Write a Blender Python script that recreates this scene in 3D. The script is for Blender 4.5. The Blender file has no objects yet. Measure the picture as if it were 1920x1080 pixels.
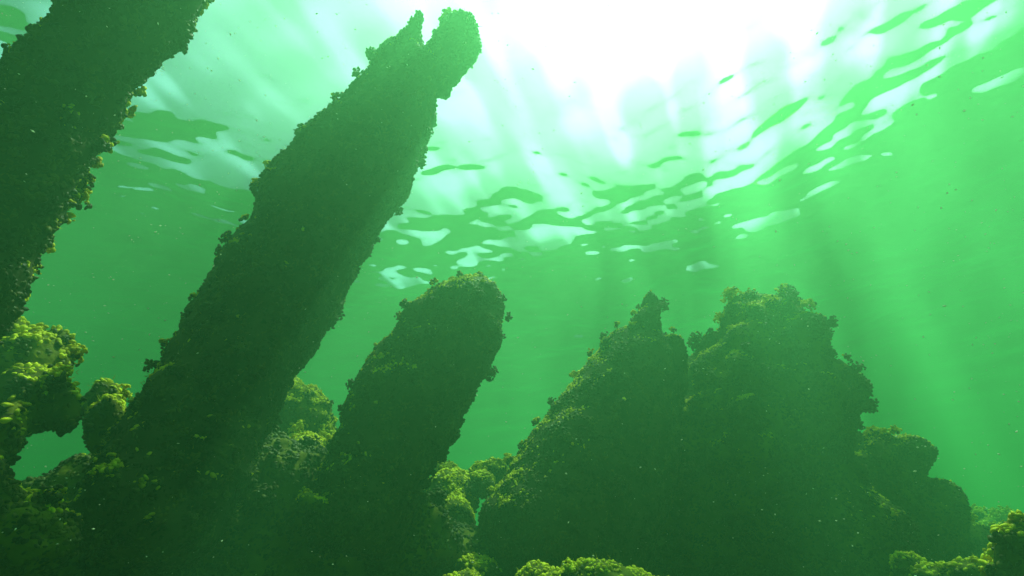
import bpy, math
import numpy as np
from mathutils import Vector, Matrix

R = math.radians
scene = bpy.context.scene
COL = scene.collection

# ------------------------------------------------------------------ camera
WATER_Z = 3.05
CAM = np.array([0.0, 0.0, 0.70])
PITCH, ROLL = R(35.0), R(2.8)
f_ = np.array([0.0, math.cos(PITCH), math.sin(PITCH)])
u0 = np.array([0.0, -math.sin(PITCH), math.cos(PITCH)])
r0 = np.array([1.0, 0.0, 0.0])
r_ = math.cos(ROLL) * r0 - math.sin(ROLL) * u0
u_ = math.sin(ROLL) * r0 + math.cos(ROLL) * u0
cam_d = bpy.data.cameras.new("camera")
cam_d.sensor_width = 36.0
cam_d.lens = 18.0
cam_d.clip_start = 0.01
cam_d.clip_end = 500.0
cam = bpy.data.objects.new("camera", cam_d)
COL.objects.link(cam)
cam.matrix_world = Matrix((
    (r_[0], u_[0], -f_[0], CAM[0]), (r_[1], u_[1], -f_[1], CAM[1]),
    (r_[2], u_[2], -f_[2], CAM[2]), (0, 0, 0, 1)))
scene.camera = cam
F = 960.0


def ray(px, py):
    d = f_ * F + r_ * (px - 960.0) + u_ * (540.0 - py)
    return d / np.linalg.norm(d)


def at(px, py, dist):
    return CAM + ray(px, py) * dist


# ------------------------------------------------------------------ light
SUN_DIR = ray(1250, -430)                    # towards the sun
elev = math.asin(SUN_DIR[2])
azim = math.atan2(SUN_DIR[0], SUN_DIR[1])
world = bpy.data.worlds.new("World")
scene.world = world
world.use_nodes = True
wn = world.node_tree
wn.nodes.clear()
sky = wn.nodes.new("ShaderNodeTexSky")
sky.sky_type = 'NISHITA'
sky.sun_disc = False
sky.sun_elevation = elev
sky.sun_rotation = azim
sky.dust_density = 4.5
bg = wn.nodes.new("ShaderNodeBackground")
bg.inputs["Strength"].default_value = 0.15
wo = wn.nodes.new("ShaderNodeOutputWorld")
wn.links.new(sky.outputs[0], bg.inputs[0])
wn.links.new(bg.outputs[0], wo.inputs[0])

sun_d = bpy.data.lights.new("sun", 'SUN')
sun_d.energy = 5.0
sun_d.angle = R(0.5)
sun_d.color = (1.0, 0.96, 0.86)
sun = bpy.data.objects.new("sun", sun_d)
COL.objects.link(sun)
sun.rotation_euler = Vector(SUN_DIR).to_track_quat('Z', 'Y').to_euler()
sun.location = (0, 0, 20)

scene.view_settings.view_transform = 'Standard'
scene.view_settings.look = 'None'
scene.view_settings.exposure = 1.2
scene.view_settings.gamma = 1.0
scene.cycles.max_bounces = 6
scene.cycles.diffuse_bounces = 2
scene.cycles.glossy_bounces = 2
scene.cycles.transmission_bounces = 4
scene.cycles.volume_bounces = 0
scene.cycles.transparent_max_bounces = 8
scene.cycles.use_denoising = True

# ------------------------------------------------------------------ helpers
rng = np.random.default_rng(7)


def hash3(ix, iy, iz, seed):
    h = (ix * 374761393 + iy * 668265263 + iz * 2147483647 + seed * 974711) & 0xFFFFFFFF
    h = ((h ^ (h >> 13)) * 1274126177) & 0xFFFFFFFF
    h = ((h ^ (h >> 16)) * 2246822519) & 0xFFFFFFFF
    return ((h ^ (h >> 15)) & 0xFFFFFF) / float(0xFFFFFF)


def vnoise(p, scale, seed=0):
    """smooth 3-D value noise, -1..1"""
    q = p * scale
    i = np.floor(q).astype(np.int64)
    t = q - i
    t = t * t * (3 - 2 * t)
    out = np.zeros(len(p))
    for dx in (0, 1):
        for dy in (0, 1):
            for dz in (0, 1):
                w = (t[:, 0] if dx else 1 - t[:, 0]) * (t[:, 1] if dy else 1 - t[:, 1]) * (t[:, 2] if dz else 1 - t[:, 2])
                out += w * hash3(i[:, 0] + dx, i[:, 1] + dy, i[:, 2] + dz, seed)
    return out * 2 - 1


def fbm(p, scale, octv, seed=0, gain=0.5):
    out = np.zeros(len(p)); a = 1.0
    for k in range(octv):
        out += a * vnoise(p, scale * 2.03 ** k, seed + 17 * k)
        a *= gain
    return out


def mesh_np(name, verts, faces, mat, parent=None, smooth=True, origin=None):
    """faces: int array (n,3) or (n,4)"""
    verts = np.asarray(verts, dtype=np.float32)
    if origin is not None:
        verts = verts - np.asarray(origin, dtype=np.float32)
    faces = np.asarray(faces, dtype=np.int32)
    n, k = faces.shape
    me = bpy.data.meshes.new(name)
    me.vertices.add(len(verts))
    me.vertices.foreach_set("co", verts.ravel())
    me.loops.add(n * k)
    me.loops.foreach_set("vertex_index", faces.ravel())
    me.polygons.add(n)
    me.polygons.foreach_set("loop_start", np.arange(0, n * k, k, dtype=np.int32))
    me.polygons.foreach_set("loop_total", np.full(n, k, dtype=np.int32))
    me.polygons.foreach_set("use_smooth", np.full(n, smooth, dtype=bool))
    me.update(calc_edges=True)
    me.validate()
    me.materials.append(mat)
    o = bpy.data.objects.new(name, me)
    COL.objects.link(o)
    if parent is not None:
        o.parent = parent
    elif origin is not None:
        o.location = [float(c) for c in origin]
    return o


def tag(o, label=None, cat=None, group=None, kind=None):
    if label: o["label"] = label
    if cat: o["category"] = cat
    if group: o["group"] = group
    if kind: o["kind"] = kind
    return o


def root(name, loc, label, cat, group=None):
    o = bpy.data.objects.new(name, None)
    o.empty_display_size = 0.1
    o.location = [float(c) for c in loc]
    COL.objects.link(o)
    return tag(o, label, cat, group)


# ------------------------------------------------------------------ materials
def new_mat(name):
    m = bpy.data.materials.new(name)
    m.use_nodes = True
    nt = m.node_tree
    nt.nodes.clear()
    out = nt.nodes.new("ShaderNodeOutputMaterial")
    return m, nt, out


def noise_node(nt, scale, detail=4, coord="Object"):
    tc = nt.nodes.new("ShaderNodeTexCoord")
    n = nt.nodes.new("ShaderNodeTexNoise")
    n.inputs["Scale"].default_value = scale
    n.inputs["Detail"].default_value = detail
    nt.links.new(tc.outputs[coord], n.inputs["Vector"])
    return n


def ramp(nt, fac, stops):
    r = nt.nodes.new("ShaderNodeValToRGB")
    el = r.color_ramp.elements
    while len(el) > 1:
        el.remove(el[-1])
    el[0].position = stops[0][0]; el[0].color = (*stops[0][1], 1)
    for p, c in stops[1:]:
        e = el.new(p); e.color = (*c, 1)
    nt.links.new(fac, r.inputs[0])
    return r


def organic_mat(name, stops, scale, transl=0.3, rough=0.7, bump=0.3, bscale=160):
    m, nt, out = new_mat(name)
    n = noise_node(nt, scale)
    r = ramp(nt, n.outputs["Fac"], stops)
    p = nt.nodes.new("ShaderNodeBsdfPrincipled")
    p.inputs["Roughness"].default_value = rough
    p.inputs["Specular IOR Level"].default_value = 0.08
    nt.links.new(r.outputs[0], p.inputs["Base Color"])
    b = nt.nodes.new("ShaderNodeBump")
    b.inputs["Strength"].default_value = bump
    b.inputs["Distance"].default_value = 0.004
    n2 = noise_node(nt, bscale, 3)
    nt.links.new(n2.outputs["Fac"], b.inputs["Height"])
    nt.links.new(b.outputs[0], p.inputs["Normal"])
    if transl > 0:
        t = nt.nodes.new("ShaderNodeBsdfTranslucent")
        nt.links.new(r.outputs[0], t.inputs["Color"])
        mx = nt.nodes.new("ShaderNodeMixShader")
        mx.inputs[0].default_value = transl
        nt.links.new(p.outputs[0], mx.inputs[1])
        nt.links.new(t.outputs[0], mx.inputs[2])
        nt.links.new(mx.outputs[0], out.inputs["Surface"])
    else:
        nt.links.new(p.outputs[0], out.inputs["Surface"])
    return m


M_shell = organic_mat("shaded_brown_mussels",
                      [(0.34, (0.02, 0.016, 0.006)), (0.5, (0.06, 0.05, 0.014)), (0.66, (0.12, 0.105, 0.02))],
                      30, transl=0.12, rough=0.5, bump=0.4)  # dark copy for the fronts, shade put into the brown
M_lit_coat = organic_mat("sunlit_algae_mussels",
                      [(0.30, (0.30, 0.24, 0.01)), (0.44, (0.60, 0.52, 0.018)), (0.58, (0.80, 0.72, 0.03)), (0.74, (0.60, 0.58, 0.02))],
                      26, transl=0.35, rough=0.55, bump=0.4)  # bright copy for the tops, sunlight put into the algal colour
M_algae = organic_mat("algae_fuzz", [(0.3, (0.20, 0.20, 0.01)), (0.7, (0.50, 0.46, 0.03))], 18, transl=0.5, rough=0.8, bump=0.0)
M_wood = organic_mat("waterlogged_timber", [(0.3, (0.03, 0.025, 0.012)), (0.7, (0.09, 0.07, 0.03))], 9, transl=0.0, rough=0.85, bump=0.8, bscale=40)
M_rock = organic_mat("silted_rock", [(0.3, (0.04, 0.035, 0.008)), (0.7, (0.16, 0.15, 0.012))], 12, transl=0.0, rough=0.9, bump=0.8, bscale=60)
M_bed = organic_mat("silt", [(0.35, (0.05, 0.055, 0.02)), (0.7, (0.12, 0.12, 0.045))], 3, transl=0.0, rough=0.95, bump=0.6, bscale=30)

# ------------------------------------------------------------------ seabed
def axis_grid(near, far, n_near, n_far):
    a = np.linspace(-near, near, n_near)
    t = np.linspace(0, 1, n_far + 1)[1:]
    o = near + (far - near) * t ** 2.2
    return np.concatenate([-o[::-1], a, o])


def sheet(name, gx, gy, zfun, mat):
    X, Y = np.meshgrid(gx, gy, indexing='xy')
    P = np.stack([X.ravel(), Y.ravel(), np.zeros(X.size)], 1)
    P[:, 2] = zfun(P)
    nx, ny = len(gx), len(gy)
    idx = np.arange(nx * ny).reshape(ny, nx)
    fa = np.stack([idx[:-1, :-1].ravel(), idx[:-1, 1:].ravel(), idx[1:, 1:].ravel(), idx[1:, :-1].ravel()], 1)
    return mesh_np(name, P, fa, mat)


def bed_z(P):
    q = P.copy(); q[:, 2] = 0
    return 0.10 * fbm(q, 0.9, 4, 5) + 0.02 * fbm(q, 9, 2, 9) - 0.05


bed = sheet("seabed", axis_grid(6, 60, 160, 40), axis_grid(7, 60, 180, 40), bed_z, M_bed)
tag(bed, "dark silty lake bed under the wreck", kind="structure")

# ------------------------------------------------------------------ water surface (seen from below)
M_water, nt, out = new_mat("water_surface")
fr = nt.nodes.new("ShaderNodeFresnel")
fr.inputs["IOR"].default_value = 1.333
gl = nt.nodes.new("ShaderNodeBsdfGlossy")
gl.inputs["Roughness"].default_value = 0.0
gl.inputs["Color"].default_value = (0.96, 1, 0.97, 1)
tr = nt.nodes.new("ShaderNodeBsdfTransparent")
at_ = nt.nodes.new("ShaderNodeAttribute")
at_.attribute_name = "shaft_streaks"
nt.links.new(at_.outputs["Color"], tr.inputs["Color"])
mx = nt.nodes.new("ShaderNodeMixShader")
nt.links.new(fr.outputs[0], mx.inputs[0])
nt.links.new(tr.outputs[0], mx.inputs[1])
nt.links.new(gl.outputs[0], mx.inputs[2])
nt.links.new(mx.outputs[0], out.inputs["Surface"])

_w = []
wr = np.random.default_rng(21)
for k in range(64):
    lam = 0.075 * (0.75 / 0.075) ** wr.random()
    th = wr.normal(R(78), R(34))
    steep = 0.016 * (0.6 + 0.8 * wr.random()) * (lam / 0.5) ** 0.10
    _w.append((math.cos(th) * 2 * math.pi / lam, math.sin(th) * 2 * math.pi / lam, steep * lam / (2 * math.pi), wr.random() * 6.28))


def water_z(P):
    x = P[:, 0] + 0.10 * vnoise(P * [1, 1, 0], 1.3, 3)
    y = P[:, 1] + 0.10 * vnoise(P * [1, 1, 0], 1.3, 4)
    h = np.zeros(len(P))
    calm = np.clip(1.6 - np.hypot(P[:, 0], P[:, 1]) / 5.0, 0.12, 1)   # the fine ripples die away further out
    for kx, ky, a, ph in _w:
        k = math.hypot(kx, ky)
        h += a * np.sin(kx * x + ky * y + ph) * (1 if k < 12 else calm)
    return WATER_Z + h


gxw = axis_grid(5, 60, 640, 80)
gyw = axis_grid(5, 60, 640, 80) + 2.5
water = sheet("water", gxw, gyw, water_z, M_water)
# light shafts painted into the surface's transparency: noise streaks, with a little ripple curvature
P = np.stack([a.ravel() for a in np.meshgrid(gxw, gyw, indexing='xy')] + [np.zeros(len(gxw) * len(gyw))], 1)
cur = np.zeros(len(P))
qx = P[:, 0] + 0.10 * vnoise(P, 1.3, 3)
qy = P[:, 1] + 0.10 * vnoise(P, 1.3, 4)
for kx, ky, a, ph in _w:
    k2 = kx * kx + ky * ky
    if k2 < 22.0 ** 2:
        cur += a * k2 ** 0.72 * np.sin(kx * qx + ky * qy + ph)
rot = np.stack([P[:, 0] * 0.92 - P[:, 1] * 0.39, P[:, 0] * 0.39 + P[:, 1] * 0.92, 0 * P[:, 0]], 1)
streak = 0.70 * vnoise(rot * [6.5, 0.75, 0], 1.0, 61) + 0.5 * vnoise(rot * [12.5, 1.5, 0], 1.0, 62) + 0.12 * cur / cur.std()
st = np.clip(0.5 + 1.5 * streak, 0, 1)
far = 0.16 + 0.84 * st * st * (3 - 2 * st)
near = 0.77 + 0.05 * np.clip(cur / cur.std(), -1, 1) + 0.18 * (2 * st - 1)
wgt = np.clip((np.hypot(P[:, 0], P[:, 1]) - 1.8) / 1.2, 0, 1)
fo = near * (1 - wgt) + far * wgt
ca = water.data.color_attributes.new("shaft_streaks", 'FLOAT_COLOR', 'POINT')
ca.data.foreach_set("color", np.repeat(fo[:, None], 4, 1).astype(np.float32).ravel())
tag(water, "rippled underside of the lake surface", kind="structure")

# ------------------------------------------------------------------ shells
def shell_template(nr=5, ns=5):
    """a closed mussel: pointed at the beak, round and broad at the gape; length 1 along z"""
    vs, fs = [(0, 0, 0)], []
    for i in range(1, nr):
        t = i / nr
        w = 0.30 * math.sin(math.pi * t) ** 0.55 * (0.75 + 0.35 * t)
        d = 0.62 * w
        bend = 0.08 * math.sin(math.pi * t)
        for j in range(ns):
            a = 2 * math.pi * j / ns
            vs.append((w * math.cos(a) + bend, d * math.sin(a), t))
    vs.append((0, 0, 1.0))
    last = len(vs) - 1
    for j in range(ns):
        fs.append((0, 1 + (j + 1) % ns, 1 + j, 1 + j))
    for i in range(nr - 2):
        for j in range(ns):
            a = 1 + i * ns + j; b = 1 + i * ns + (j + 1) % ns
            fs.append((a, b, b + ns, a + ns))
    b0 = 1 + (nr - 2) * ns
    tris = []
    for f in fs:
        if f[2] == f[3]:
            tris.append((f[0], f[1], f[2]))
        else:
            tris.append((f[0], f[1], f[2])); tris.append((f[0], f[2], f[3]))
    for j in range(ns):
        tris.append((b0 + j, b0 + (j + 1) % ns, last))
    return np.array(vs), np.array(tris)


TV, TF = shell_template()


def place(tv, tf, pos, axis, size, width=1.0, rg=rng):
    """copy a template to every pos with its z along axis"""
    n = len(pos)
    axis = axis / np.linalg.norm(axis, axis=1, keepdims=True)
    h = rg.normal(size=(n, 3))
    x = np.cross(axis, h); x /= np.linalg.norm(x, axis=1, keepdims=True) + 1e-9
    y = np.cross(axis, x)
    s = size[:, None]
    V = (x[:, None, :] * (tv[None, :, 0, None] * width) + y[:, None, :] * (tv[None, :, 1, None] * width) + axis[:, None, :] * tv[None, :, 2, None])
    V = V * s[:, :, None] + pos[:, None, :]
    Fc = tf[None] + (np.arange(n) * len(tv))[:, None, None]
    return V.reshape(-1, 3), Fc.reshape(-1, tf.shape[1])


def tri_sample(verts, faces, n, rg, bias=None):
    if faces.shape[1] == 4:
        faces = np.concatenate([faces[:, [0, 1, 2]], faces[:, [0, 2, 3]]])
    a, b, c = verts[faces[:, 0]], verts[faces[:, 1]], verts[faces[:, 2]]
    nn = np.cross(b - a, c - a)
    ar = np.linalg.norm(nn, axis=1) * 0.5
    if bias is not None:
        ar = ar * bias((a + b + c) / 3)
    nn = nn / (np.linalg.norm(nn, axis=1, keepdims=True) + 1e-12)
    k = rg.choice(len(faces), n, p=ar / ar.sum())
    u, v = rg.random(n), rg.random(n)
    m = u + v > 1
    u[m], v[m] = 1 - u[m], 1 - v[m]
    p = a[k] + u[:, None] * (b - a)[k] + v[:, None] * (c - a)[k]
    return p, nn[k]


def area(verts, faces):
    if faces.shape[1] == 4:
        faces = np.concatenate([faces[:, [0, 1, 2]], faces[:, [0, 2, 3]]])
    return 0.5 * np.linalg.norm(np.cross(verts[faces[:, 1]] - verts[faces[:, 0]], verts[faces[:, 2]] - verts[faces[:, 0]]), axis=1).sum()


# tuft blade: a thin bent sliver
BV = np.array([(-0.10, 0, 0), (0.10, 0, 0), (-0.07, 0.06, 0.5), (0.07, 0.06, 0.5), (0, 0.22, 1.0)])
BF = np.array([(0, 1, 3), (0, 3, 2), (2, 3, 4)])


def crust(verts, faces, parent, origin, size=0.030, cover=4.0, clumps=60, clump_r=0.045, fuzz=1200, seed=1, sunny=0.30, knobs=(), knob_algae=False):  # knob_algae: rim light painted on the outline bunches with the bright coat
    """mussels as a layer and as bunches that stand proud of it; on the upward
    faces a yellow-green algal coat with sunlight painted in, elsewhere brown with shade painted in"""
    rg = np.random.default_rng(seed)
    A = area(verts, faces)
    n = int(A * cover / size ** 2)
    p, nn = tri_sample(verts, faces, n, rg)
    seen = ((CAM - p) * nn).sum(1) / np.linalg.norm(CAM - p, axis=1)
    keep = (seen > -0.5) | (rg.random(n) < 0.3)
    p, nn = p[keep], nn[keep]; n = len(p)
    lift = 0.30 * size * vnoise(p, 0.5 / size, seed)
    ax = rg.normal(size=(n, 3)); ax = ax - 0.75 * nn * (ax * nn).sum(1)[:, None] + 0.30 * nn
    s = size * rg.uniform(0.55, 1.25, n)
    p = p + nn * (lift - 0.10 * size)[:, None] - 0.4 * size * ax / np.linalg.norm(ax, axis=1, keepdims=True)
    nc = max(3, int(A * clumps))
    cp, cn = tri_sample(verts, faces, nc, rg)
    cr = clump_r * rg.uniform(0.4, 1.4, nc) ** 1.2
    if knobs:                                    # big bunches that show in the outline: (px, py, radius px, distance)
        kp = np.array([at(a, b, dist_) for a, b, r_px, dist_ in knobs])
        kr = np.array([r_px / F * dist_ * 0.95 for a, b, r_px, dist_ in knobs])
        foot = verts[[np.argmin(((verts - q) ** 2).sum(1)) for q in kp]]
        kn = kp - foot
        gap = np.linalg.norm(kn, axis=1)
        kp = foot + kn * np.minimum(1, 0.35 * kr / (gap + 1e-9))[:, None]   # every bunch stays rooted on the surface
        kn = kn / (np.linalg.norm(kn, axis=1, keepdims=True) + 1e-9)
        kn[np.isnan(kn)] = 0
        cp = np.concatenate([cp, kp]); cn = np.concatenate([cn, kn]); cr = np.concatenate([cr, kr]); nc = len(cp)
    cnt = np.maximum(6, (11 * (cr / size) ** 2).astype(int))
    rep = np.repeat(np.arange(nc), cnt)
    d = rg.normal(size=(len(rep), 3)); d /= np.linalg.norm(d, axis=1, keepdims=True)
    dn = (d * cn[rep]).sum(1)
    d[dn < -0.2] *= -1
    pp = cp[rep] + d * (cr[rep] * rg.uniform(0.2, 0.75, len(rep)))[:, None] + cn[rep] * (cr[rep] * 0.2)[:, None]
    ax2 = rg.normal(size=d.shape); ax2 = ax2 - 0.75 * d * (ax2 * d).sum(1)[:, None] + 0.25 * d
    pp = pp - ax2 / np.linalg.norm(ax2, axis=1, keepdims=True) * (0.45 * size)
    P0 = np.concatenate([p, pp]); AX = np.concatenate([ax, ax2])
    S = np.concatenate([s, size * rg.uniform(0.55, 1.2, len(rep))])
    N0 = np.concatenate([nn, 0.75 * cn[rep] + 0.35 * d])
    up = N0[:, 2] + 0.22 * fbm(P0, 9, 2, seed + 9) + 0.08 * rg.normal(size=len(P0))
    lit_algae = up > sunny  # upward shells take the bright coat that paints sunlight on them
    if knob_algae:  # rim light painted on the outline bunches with the bright coat
        lit_algae[len(p):][rep >= nc - len(knobs)] |= rg.random(int((rep >= nc - len(knobs)).sum())) < 0.75
    for nm, sel, mt in (("mussel_crust", ~lit_algae, M_shell), ("sunlit_algae_growth", lit_algae, M_lit_coat)):
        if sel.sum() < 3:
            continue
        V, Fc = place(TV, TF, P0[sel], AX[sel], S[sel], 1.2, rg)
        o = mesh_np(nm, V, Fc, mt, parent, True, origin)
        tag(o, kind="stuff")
    if fuzz:
        nf = int(A * fuzz)
        p, nn = tri_sample(verts, faces, nf, rg, bias=lambda c: np.clip(0.25 + fbm(c, 7, 2, seed + 5), 0.02, 2))
        k = nn[:, 2] > -0.1
        p, nn = p[k], nn[k]; nf = len(p)
        if nf > 5:
            ax = nn + rg.normal(size=(nf, 3)) * 0.6 + np.array([0, 0, 0.25])
            V, Fc = place(BV, BF, p + nn * 0.35 * size, ax, size * rg.uniform(0.3, 0.75, nf), 0.8, rg)
            w = mesh_np("weed_fuzz", V, Fc, M_algae, parent, False, origin)
            tag(w, kind="stuff")


# ------------------------------------------------------------------ leaning timbers
def tube(stations, seg=40, step=0.02, bump=0.03, seed=0, inset=0.022, square=0.0):
    """stations: (xl, yl, xr, yr, dist): the two edges a timber shows and how far off it is"""
    C, Rd = [], []
    for xl, yl, xr, yr, d in stations:
        a, b = ray(xl, yl), ray(xr, yr)
        m = (a + b); m /= np.linalg.norm(m)
        half = 0.5 * math.acos(float(np.clip(a @ b, -1, 1)))
        C.append(CAM + m * d); Rd.append(max(0.008, d * math.sin(half) - inset))
    C, Rd = np.array(C), np.array(Rd)
    L = np.concatenate([[0], np.cumsum(np.linalg.norm(np.diff(C, axis=0), axis=1))])
    n = max(8, int(L[-1] / step))
    t = np.linspace(0, L[-1], n)
    Cs = np.stack([np.interp(t, L, C[:, k]) for k in range(3)], 1)
    Rs = np.interp(t, L, Rd)
    ker = np.hanning(9); ker /= ker.sum()
    pad = lambda a: np.convolve(np.pad(a, 4, mode='edge'), ker, 'valid')
    Cs = np.stack([pad(Cs[:, k]) for k in range(3)], 1)
    T = np.gradient(Cs, axis=0); T /= np.linalg.norm(T, axis=1, keepdims=True)
    ref = np.array([0.2, -1.0, 0.1])
    X = np.cross(T, ref); X /= np.linalg.norm(X, axis=1, keepdims=True)
    Y = np.cross(T, X)
    # rounded ends
    end = np.minimum(t, L[-1] - t)
    cap = np.sqrt(np.clip(1 - (1 - np.clip(end / (0.6 * Rs), 0, 1)) ** 2, 0.0004, 1))
    an = np.linspace(0, 2 * math.pi, seg, endpoint=False)
    ca, sa = np.cos(an), np.sin(an)
    k = 1.0 / (np.abs(ca) ** 4 + np.abs(sa) ** 4) ** 0.25
    prof = (1 - square) + square * k
    V = Cs[:, None] + (Rs * cap)[:, None, None] * prof[None, :, None] * (X[:, None] * ca[None, :, None] + Y[:, None] * sa[None, :, None])
    nrm = (X[:, None] * ca[None, :, None] + Y[:, None] * sa[None, :, None]).reshape(-1, 3)
    V = V.reshape(-1, 3)
    amp = bump * (0.75 * fbm(V, 6.0, 3, seed) + 0.65 * fbm(V, 17, 2, seed + 3))
    V = V + nrm * (amp * np.repeat(cap, seg))[:, None]
    idx = np.arange(n * seg).reshape(n, seg)
    nx = np.roll(idx, -1, 1)
    Fc = np.stack([idx[:-1].ravel(), nx[:-1].ravel(), nx[1:].ravel(), idx[1:].ravel()], 1)
    # orient outwards
    cen = V[Fc].mean(1); fn = np.cross(V[Fc[:, 1]] - V[Fc[:, 0]], V[Fc[:, 3]] - V[Fc[:, 0]])
    if (fn * nrm[Fc[:, 0]]).sum() < 0:
        Fc = Fc[:, ::-1]
    return V, Fc, Cs


def timber(name, stations, label, cat="post", group=None, prongs=(), **kw):
    ck = {k: kw.pop(k) for k in list(kw) if k in ("size", "cover", "clumps", "clump_r", "fuzz", "sunny", "knobs", "knob_algae")}
    V, Fc, Cs = tube(stations, **kw)
    base = Cs[-1]
    rt = root(name, base, label, cat, group)
    mesh_np("shaft", V, Fc, M_wood, rt, True, base)
    AV, AF = [V], [Fc]; off = len(V)
    for st in prongs:
        k2 = dict(kw); k2["bump"] = 0.03; k2["inset"] = 0.004; k2["seed"] = kw.get("seed", 0) + 40 + off; k2["seg"] = 24; k2["step"] = 0.012
        v2, f2, _ = tube(st, **k2)
        mesh_np("tip_prong", v2, f2, M_wood, rt, True, base)
        AV.append(v2); AF.append(f2 + off); off += len(v2)
    crust(np.concatenate(AV), np.concatenate(AF), rt, base, seed=kw.get("seed", 0) + 100, **ck)
    return rt


GP = "leaning timbers overgrown with mussels"
timber("leaning_timber",
       [(395, -345, 610, -215, 1.32), (290, -307, 500, -170, 1.28), (180, -132, 388, 2, 1.22), (55, 50, 262, 190, 1.16), (-65, 230, 146, 368, 1.12),
        (-180, 405, 25, 560, 1.10), (-290, 560, -75, 720, 1.10), (-400, 740, -160, 900, 1.10)],
       "thick dark mussel-covered timber slanting across the top left corner, nearest to the viewer",
       group=GP, seed=1, bump=0.018, inset=0.004, size=0.0125, cover=4.0, clumps=90, clump_r=0.024, fuzz=900, sunny=0.15, knob_algae=True,  # knob_algae paints a lit rim on the outline bunches
       knobs=[(378, 8, 16, 1.2), (352, 34, 14, 1.2), (318, 92, 12, 1.2), (268, 180, 16, 1.17), (250, 212, 16, 1.17), (205, 262, 14, 1.15), (178, 300, 15, 1.15), (152, 362, 14, 1.14),
              (130, 405, 12, 1.13), (85, 468, 15, 1.12), (68, 505, 12, 1.12), (40, 548, 14, 1.12), (62, 42, 16, 1.22), (34, 88, 14, 1.2), (10, 130, 14, 1.18)])
timber("leaning_timber",
       [(734, 66, 862, 112, 1.742), (686, 112, 826, 182, 1.716), (628, 200, 803, 292, 1.672), (556, 262, 775, 352, 1.654), (500, 325, 712, 425, 1.637), (432, 450, 652, 545, 1.602),
        (365, 555, 596, 652, 1.566), (278, 700, 530, 770, 1.514), (180, 850, 450, 935, 1.478), (80, 1020, 360, 1110, 1.443)],
       "tallest leaning timber with a forked tip reaching up into the white sun glare",
       group=GP, seed=2, bump=0.024, inset=0.006, size=0.0145, cover=4.0, clumps=60, clump_r=0.022, sunny=0.42,
       knobs=[(798, 236, 15, 1.698), (775, 306, 16, 1.690), (742, 322, 14, 1.672), (785, 262, 12, 1.690), (690, 408, 12, 1.654), (662, 490, 14, 1.637), (600, 612, 15, 1.602), (556, 680, 12, 1.566),
              (680, 95, 14, 1.734), (655, 128, 14, 1.725), (628, 180, 14, 1.716), (600, 222, 12, 1.698), (562, 246, 16, 1.690), (505, 312, 15, 1.672), (478, 342, 12, 1.654), (448, 396, 12, 1.646),
              (412, 470, 15, 1.628), (378, 524, 13, 1.610), (352, 588, 14, 1.584), (305, 640, 13, 1.566), (276, 684, 14, 1.540), (888, 78, 16, 1.734), (880, 100, 12, 1.734)],
       prongs=[[(774, 14, 802, 12, 1.742), (762, 50, 800, 52, 1.734), (745, 90, 806, 100, 1.73), (725, 130, 800, 150, 1.72)],
               [(850, 20, 886, 14, 1.751), (832, 42, 904, 52, 1.742), (818, 72, 892, 92, 1.734), (785, 110, 862, 140, 1.725), (760, 160, 840, 190, 1.71)]])
timber("leaning_timber",
       [(835, 508, 905, 512, 1.596), (808, 525, 948, 555, 1.596), (772, 565, 950, 628, 1.581), (728, 630, 922, 690, 1.558), (682, 690, 893, 738, 1.535), (652, 740, 862, 800, 1.512),
        (628, 800, 830, 865, 1.490), (590, 890, 790, 950, 1.459), (540, 1010, 740, 1080, 1.429)],
       "short stubby leaning timber with a rounded top, second tallest in the middle of the row",
       group=GP, seed=3, bump=0.022, inset=0.008, size=0.0130, cover=4.0, clumps=70, clump_r=0.022, sunny=0.42,
       knobs=[(812, 520, 13, 1.596), (850, 510, 12, 1.596), (893, 512, 14, 1.596), (938, 560, 18, 1.581), (948, 592, 15, 1.581), (940, 628, 12, 1.566), (750, 592, 15, 1.573), (722, 640, 11, 1.558),
              (688, 690, 14, 1.543), (655, 722, 14, 1.520), (640, 768, 13, 1.505), (905, 700, 10, 1.543), (880, 735, 12, 1.535), (853, 800, 12, 1.505)])
timber("leaning_timber",
       [(1160, 600, 1245, 612, 1.832), (1146, 618, 1255, 640, 1.829), (1108, 665, 1285, 715, 1.800), (1045, 750, 1290, 820, 1.764), (985, 835, 1270, 930, 1.728),
        (900, 960, 1220, 1060, 1.692), (820, 1080, 1150, 1180, 1.656)],
       "broad slanting timber with a small pointed tip leaning against the big right-hand mound",
       group=GP, seed=4, bump=0.012, inset=0.008, size=0.0130, cover=4.0, clumps=70, clump_r=0.022, sunny=0.55,
       knobs=[(1218, 552, 10, 1.836), (1238, 572, 8, 1.836), (1182, 578, 10, 1.836), (1150, 600, 12, 1.829), (1130, 630, 14, 1.814), (1108, 662, 13, 1.800), (1075, 704, 14, 1.786), (1040, 752, 15, 1.771),
              (1004, 788, 14, 1.757), (972, 830, 13, 1.742), (952, 862, 13, 1.728), (1262, 618, 11, 1.800), (1270, 640, 10, 1.800)],
       prongs=[[(1214, 540, 1222, 540, 1.836), (1204, 558, 1234, 560, 1.836), (1190, 580, 1240, 586, 1.836), (1180, 600, 1240, 608, 1.829), (1165, 650, 1240, 660, 1.82)],
               [(1246, 622, 1268, 622, 1.800), (1238, 645, 1278, 652, 1.800), (1225, 680, 1290, 690, 1.800), (1210, 740, 1280, 750, 1.79)]])

# ------------------------------------------------------------------ boulders and mounds
def icosphere(sub):
    import bmesh
    bm = bmesh.new()
    bmesh.ops.create_icosphere(bm, subdivisions=sub, radius=1.0)
    v = np.array([x.co[:] for x in bm.verts]); fc = np.array([[a.index for a in f.verts] for f in bm.faces])
    bm.free()
    return v, fc


ICO = {k: icosphere(k) for k in (5, 6)}


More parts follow.
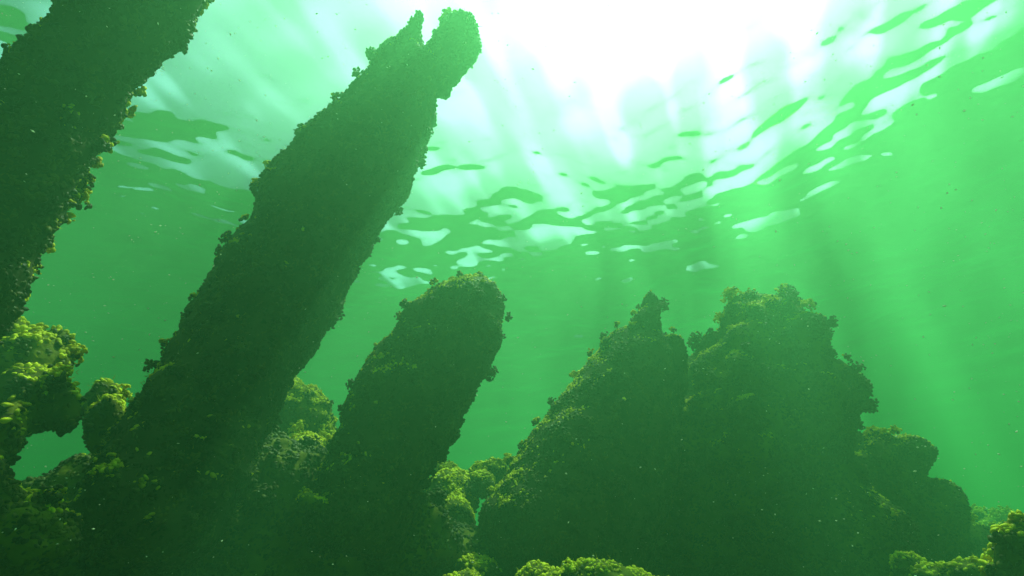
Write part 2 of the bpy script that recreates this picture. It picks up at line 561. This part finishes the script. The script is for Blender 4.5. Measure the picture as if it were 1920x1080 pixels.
def lump(name, label, lobes, dist, depth=0.8, cat="rock", group=None, bump=0.05, seed=0, sub=6, inset=0.010, core=M_rock, slope=0.0, **ck):
    """one boulder that swells into several lobes; lobes: (px, py, half width px, half height px[, extra distance])"""
    d, Fc = ICO[sub]
    cen, rad = [], []
    for lb in lobes:
        px, py, hx, hy = lb[:4]
        dd = dist + (lb[4] if len(lb) > 4 else 0.0) + slope * dist * (lobes[0][1] - py) / F   # higher lobes stand further back
        c = at(px, py, dd)
        a, b = ray(px - hx, py), ray(px + hx, py)
        rx = dd * math.sin(0.5 * math.acos(float(np.clip(a @ b, -1, 1)))) - inset
        a, b = ray(px, py - hy), ray(px, py + hy)
        ry = dd * math.sin(0.5 * math.acos(float(np.clip(a @ b, -1, 1)))) - inset
        cen.append(c); rad.append((max(rx, .02), max(ry, .02), max(min(rx, ry) * depth, .02)))
    cen, rad = np.array(cen), np.array(rad)
    w = rad.prod(1) ** (2 / 3)
    o = cen[0]
    B = np.stack([r_, u_, f_])                       # lobe axes
    D = d @ np.eye(3)
    Rr = np.zeros(len(d))
    for c, r3 in zip(cen, rad):
        q = (B @ (o - c)) / r3
        e = (D @ B.T) / r3
        A = (e * e).sum(1); Bq = 2 * (e @ q); Cq = (q * q).sum() - 1
        disc = Bq * Bq - 4 * A * Cq
        t = np.where(disc > 0, (-Bq + np.sqrt(np.maximum(disc, 0))) / (2 * A), 0)
        Rr = np.maximum(Rr, np.maximum(t, 0))
    V = o + D * Rr[:, None]
    for _ in range(2):                                 # relax the creases between lobes
        acc = np.zeros_like(V); cnt = np.zeros(len(V))
        for i, j in ((0, 1), (1, 2), (2, 0)):
            np.add.at(acc, Fc[:, i], V[Fc[:, j]]); np.add.at(cnt, Fc[:, i], 1)
            np.add.at(acc, Fc[:, j], V[Fc[:, i]]); np.add.at(cnt, Fc[:, j], 1)
        V = 0.5 * V + 0.5 * acc / cnt[:, None]
    V = V + D * (bump * (0.8 * fbm(V, 3.5, 3, seed) + 0.5 * fbm(V, 12, 2, seed + 3)) + 0.008 * vnoise(V, 38, seed + 8))[:, None]
    rt = root(name, o, label, cat, group)
    mesh_np("core", V, Fc, core, rt, True, o)
    crust(V, Fc, rt, o, seed=seed + 300, **ck)
    return rt


GM = "mussel-covered boulders around the timbers"
lump("mussel_covered_mound", "largest rounded mound on the right, standing behind the broad pointed timber",
     [(1420, 850, 190, 250), (1452, 650, 106, 95), (1500, 620, 62, 52), (1398, 606, 50, 42), (1540, 738, 85, 62), (1325, 722, 50, 48), (1290, 900, 170, 200), (1560, 930, 100, 130), (1580, 1020, 160, 130)],
     2.109, depth=0.9, seed=11, bump=0.065, cat="mound", size=0.0135, cover=4.0, clumps=60, clump_r=0.044, sunny=0.62,
     knobs=[(1405, 560, 22, 2.072), (1440, 568, 18, 2.072), (1478, 562, 20, 2.072), (1515, 575, 20, 2.087), (1550, 598, 18, 2.102), (1560, 605, 12, 2.102), (1352, 598, 18, 2.072), (1335, 625, 14, 2.072),
            (1552, 645, 12, 2.109), (1538, 632, 14, 2.109), (1600, 690, 18, 2.109), (1618, 722, 16, 2.109), (1622, 755, 14, 2.109), (1590, 668, 12, 2.109), (1305, 662, 12, 2.057)])
lump("mussel_covered_boulder", "hazy stepped boulder leaning on the right flank of the largest mound",
     [(1635, 952, 100, 144), (1690, 850, 55, 55), (1570, 900, 100, 110), (1735, 972, 55, 80), (1800, 1030, 82, 72, 0.25), (1850, 1050, 80, 80, 0.5)], 2.480, depth=0.9, seed=12, bump=0.06, cat="boulder", group=GM,
     size=0.0135, cover=4.0, clumps=60, clump_r=0.045, sunny=0.55,
     knobs=[(1640, 806, 14, 2.440), (1678, 806, 14, 2.440), (1715, 828, 14, 2.464), (1738, 862, 13, 2.480), (1770, 912, 16, 2.480), (1612, 798, 12, 2.400)])
lump("mussel_covered_boulder", "faint far boulder at the low right end of the slope, almost lost in green water",
     [(1800, 1050, 120, 100), (1880, 1040, 90, 85)], 4.6, depth=0.9, seed=13, bump=0.09, cat="boulder", group=GM, sub=5,
     size=0.027, cover=4.0, clumps=25, clump_r=0.06, fuzz=0)
lump("mussel_covered_boulder", "bright yellow-green boulder at the left edge under the nearest timber",
     [(50, 690, 108, 90), (20, 630, 60, 60), (105, 650, 50, 50), (50, 750, 105, 85), (15, 830, 62, 80), (125, 765, 62, 70)], 1.42, depth=1.1, slope=0.8, seed=14, bump=0.02, cat="boulder", group=GM,
     sunny=0.32, size=0.0165, cover=4.0, clumps=60, clump_r=0.036, inset=0.018)
lump("mussel_covered_boulder", "small knobbly boulder in the gap left of the tallest timber",
     [(195, 765, 52, 66), (205, 810, 62, 90), (185, 800, 50, 60)], 1.75, depth=0.9, slope=1.6, seed=15, bump=0.02, cat="boulder", group=GM, sub=5,
     sunny=0.15, size=0.018, cover=4.0, clumps=60, clump_r=0.034, inset=0.018)
lump("mussel_covered_boulder", "steep sunlit boulder wedged between the tallest and the short stubby timber",
     [(560, 810, 85, 100), (535, 735, 44, 58), (585, 775, 42, 42), (605, 830, 46, 50), (570, 880, 90, 80)], 2.0, depth=0.9, slope=1.6, seed=16, bump=0.025, cat="boulder", group=GM,
     sunny=0.15, size=0.0150, cover=4.0, clumps=60, clump_r=0.036, inset=0.018)
lump("mussel_covered_boulder", "bright yellow-green boulder at the foot of the short stubby timber, right side",
     [(845, 930, 60, 60), (836, 885, 34, 34), (866, 900, 30, 32), (855, 975, 50, 55)], 1.95, depth=0.9, slope=1.6, seed=17, bump=0.02, cat="boulder", group=GM, sub=5,
     sunny=0.15, size=0.0140, cover=4.0, clumps=60, clump_r=0.034, inset=0.018)
lump("mussel_covered_boulder", "small bright boulder at the left foot of the broad pointed timber",
     [(922, 890, 50, 42), (900, 910, 40, 40)], 2.0, depth=0.9, slope=1.6, seed=18, bump=0.02, cat="boulder", group=GM, sub=5,
     sunny=0.15, size=0.0135, cover=4.0, clumps=60, clump_r=0.034, inset=0.018)
# the dark heap they all stand in
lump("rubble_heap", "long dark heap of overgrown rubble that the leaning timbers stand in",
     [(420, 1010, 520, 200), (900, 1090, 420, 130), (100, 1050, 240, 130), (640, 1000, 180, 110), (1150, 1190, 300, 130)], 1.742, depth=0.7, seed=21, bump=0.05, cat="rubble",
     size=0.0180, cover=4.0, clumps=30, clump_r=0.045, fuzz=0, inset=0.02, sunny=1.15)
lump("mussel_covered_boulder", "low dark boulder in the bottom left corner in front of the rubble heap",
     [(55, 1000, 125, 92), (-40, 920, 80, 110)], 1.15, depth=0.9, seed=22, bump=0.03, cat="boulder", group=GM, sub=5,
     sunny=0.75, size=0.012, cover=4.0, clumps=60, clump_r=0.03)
lump("mussel_covered_stone", "small pale stone lodged low in the dark heap between the tallest and the stubby timber",
     [(582, 942, 34, 20), (610, 948, 26, 16)], 1.36, depth=0.9, seed=31, bump=0.01, cat="stone", sub=5,
     sunny=0.1, size=0.011, cover=4.0, clumps=60, clump_r=0.02, inset=0.010)
# foreground ledge along the bottom edge
lump("mussel_covered_boulder", "small yellow-green boulder at the bottom edge below the stubby timber",
     [(893, 1075, 55, 50), (870, 1110, 60, 60)], 1.55, depth=0.9, slope=1.2, seed=23, bump=0.018, cat="boulder", group=GM, sub=5,
     size=0.0135, cover=4.0, clumps=60, clump_r=0.030, inset=0.018)
lump("mussel_covered_ledge", "long low sunlit ledge along the bottom edge of the view",
     [(1120, 1140, 170, 92), (1010, 1105, 60, 68), (1240, 1130, 110, 66), (1330, 1140, 80, 66)], 1.30, depth=0.8, slope=1.2, seed=24, bump=0.018, cat="ledge",
     size=0.0135, cover=4.0, clumps=60, clump_r=0.030, inset=0.018)
lump("mussel_covered_boulder", "rounded half-lit boulder at the bottom edge in front of the far slope",
     [(1705, 1085, 62, 72), (1740, 1100, 60, 60)], 1.75, depth=0.9, slope=1.2, seed=25, bump=0.02, cat="boulder", group=GM, sub=5,
     size=0.0135, cover=4.0, clumps=60, clump_r=0.034, inset=0.018)
lump("mussel_covered_boulder", "closest bright boulder cut off by the bottom right corner",
     [(1925, 1050, 75, 92), (1950, 1000, 70, 60)], 1.15, depth=0.9, slope=1.2, seed=26, bump=0.018, cat="boulder", group=GM, sub=5,
     size=0.0135, cover=4.0, clumps=60, clump_r=0.030, inset=0.018)
lump("mussel_covered_boulder", "scrappy low boulder between the two bottom right corner boulders",
     [(1830, 1085, 80, 55), (1870, 1050, 40, 45)], 1.6, depth=0.9, slope=1.2, seed=27, bump=0.03, cat="boulder", group=GM, sub=5,
     size=0.0135, cover=4.0, clumps=60, clump_r=0.032, inset=0.018)

# ------------------------------------------------------------------ drifting specks
M_speck = organic_mat("drifting_specks", [(0.3, (0.75, 0.78, 0.6)), (0.7, (0.9, 0.9, 0.75))], 3, transl=0.4, rough=0.6, bump=0)
rg = np.random.default_rng(5)
n = 4200
px = rg.uniform(-100, 2020, n); py = rg.uniform(-50, 1130, n)
dd = 0.5 + 2.6 * rg.random(n) ** 0.7
pos = np.array([at(a, b, c) for a, b, c in zip(px, py, dd)])
OV = np.array([(0.5, 0, 0), (-0.5, 0, 0), (0, 0.4, 0), (0, -0.4, 0), (0, 0, 0.9), (0, 0, -0.9)])
OF = np.array([(0, 2, 4), (2, 1, 4), (1, 3, 4), (3, 0, 4), (2, 0, 5), (1, 2, 5), (3, 1, 5), (0, 3, 5)])
V, Fc = place(OV, OF, pos, rg.normal(size=(n, 3)) * [1, 1, .4], (0.0009 + 0.0034 * rg.random(n) ** 3) * (dd / 1.5) ** 0.7, 1.0, rg)
sp = mesh_np("suspended_specks", V, Fc, M_speck)
tag(sp, "pale specks of silt drifting in the green water", "particles", kind="stuff")

# ------------------------------------------------------------------ the body of water itself
M_haze, nt, out = new_mat("green_water")
pv = nt.nodes.new("ShaderNodeVolumePrincipled")
pv.inputs["Color"].default_value = (0.124, 0.46, 0.175, 1)
pv.inputs["Absorption Color"].default_value = (0, 0.76, 0.08, 1)
pv.inputs["Density"].default_value = 0.36
pv.inputs["Anisotropy"].default_value = 0.60
nt.links.new(pv.outputs[0], out.inputs["Volume"])
x0, x1, y0, y1, z0, z1 = -45, 45, -40, 50, -1.6, WATER_Z + 0.30
bv = np.array([(x, y, z) for z in (z0, z1) for y in (y0, y1) for x in (x0, x1)], dtype=float)
bf = np.array([(0, 2, 3, 1), (4, 5, 7, 6), (0, 1, 5, 4), (2, 6, 7, 3), (0, 4, 6, 2), (1, 3, 7, 5)])
hz = mesh_np("haze", bv, bf, M_haze, None, False)
tag(hz, "green murky lake water that fades the far boulders", kind="stuff")
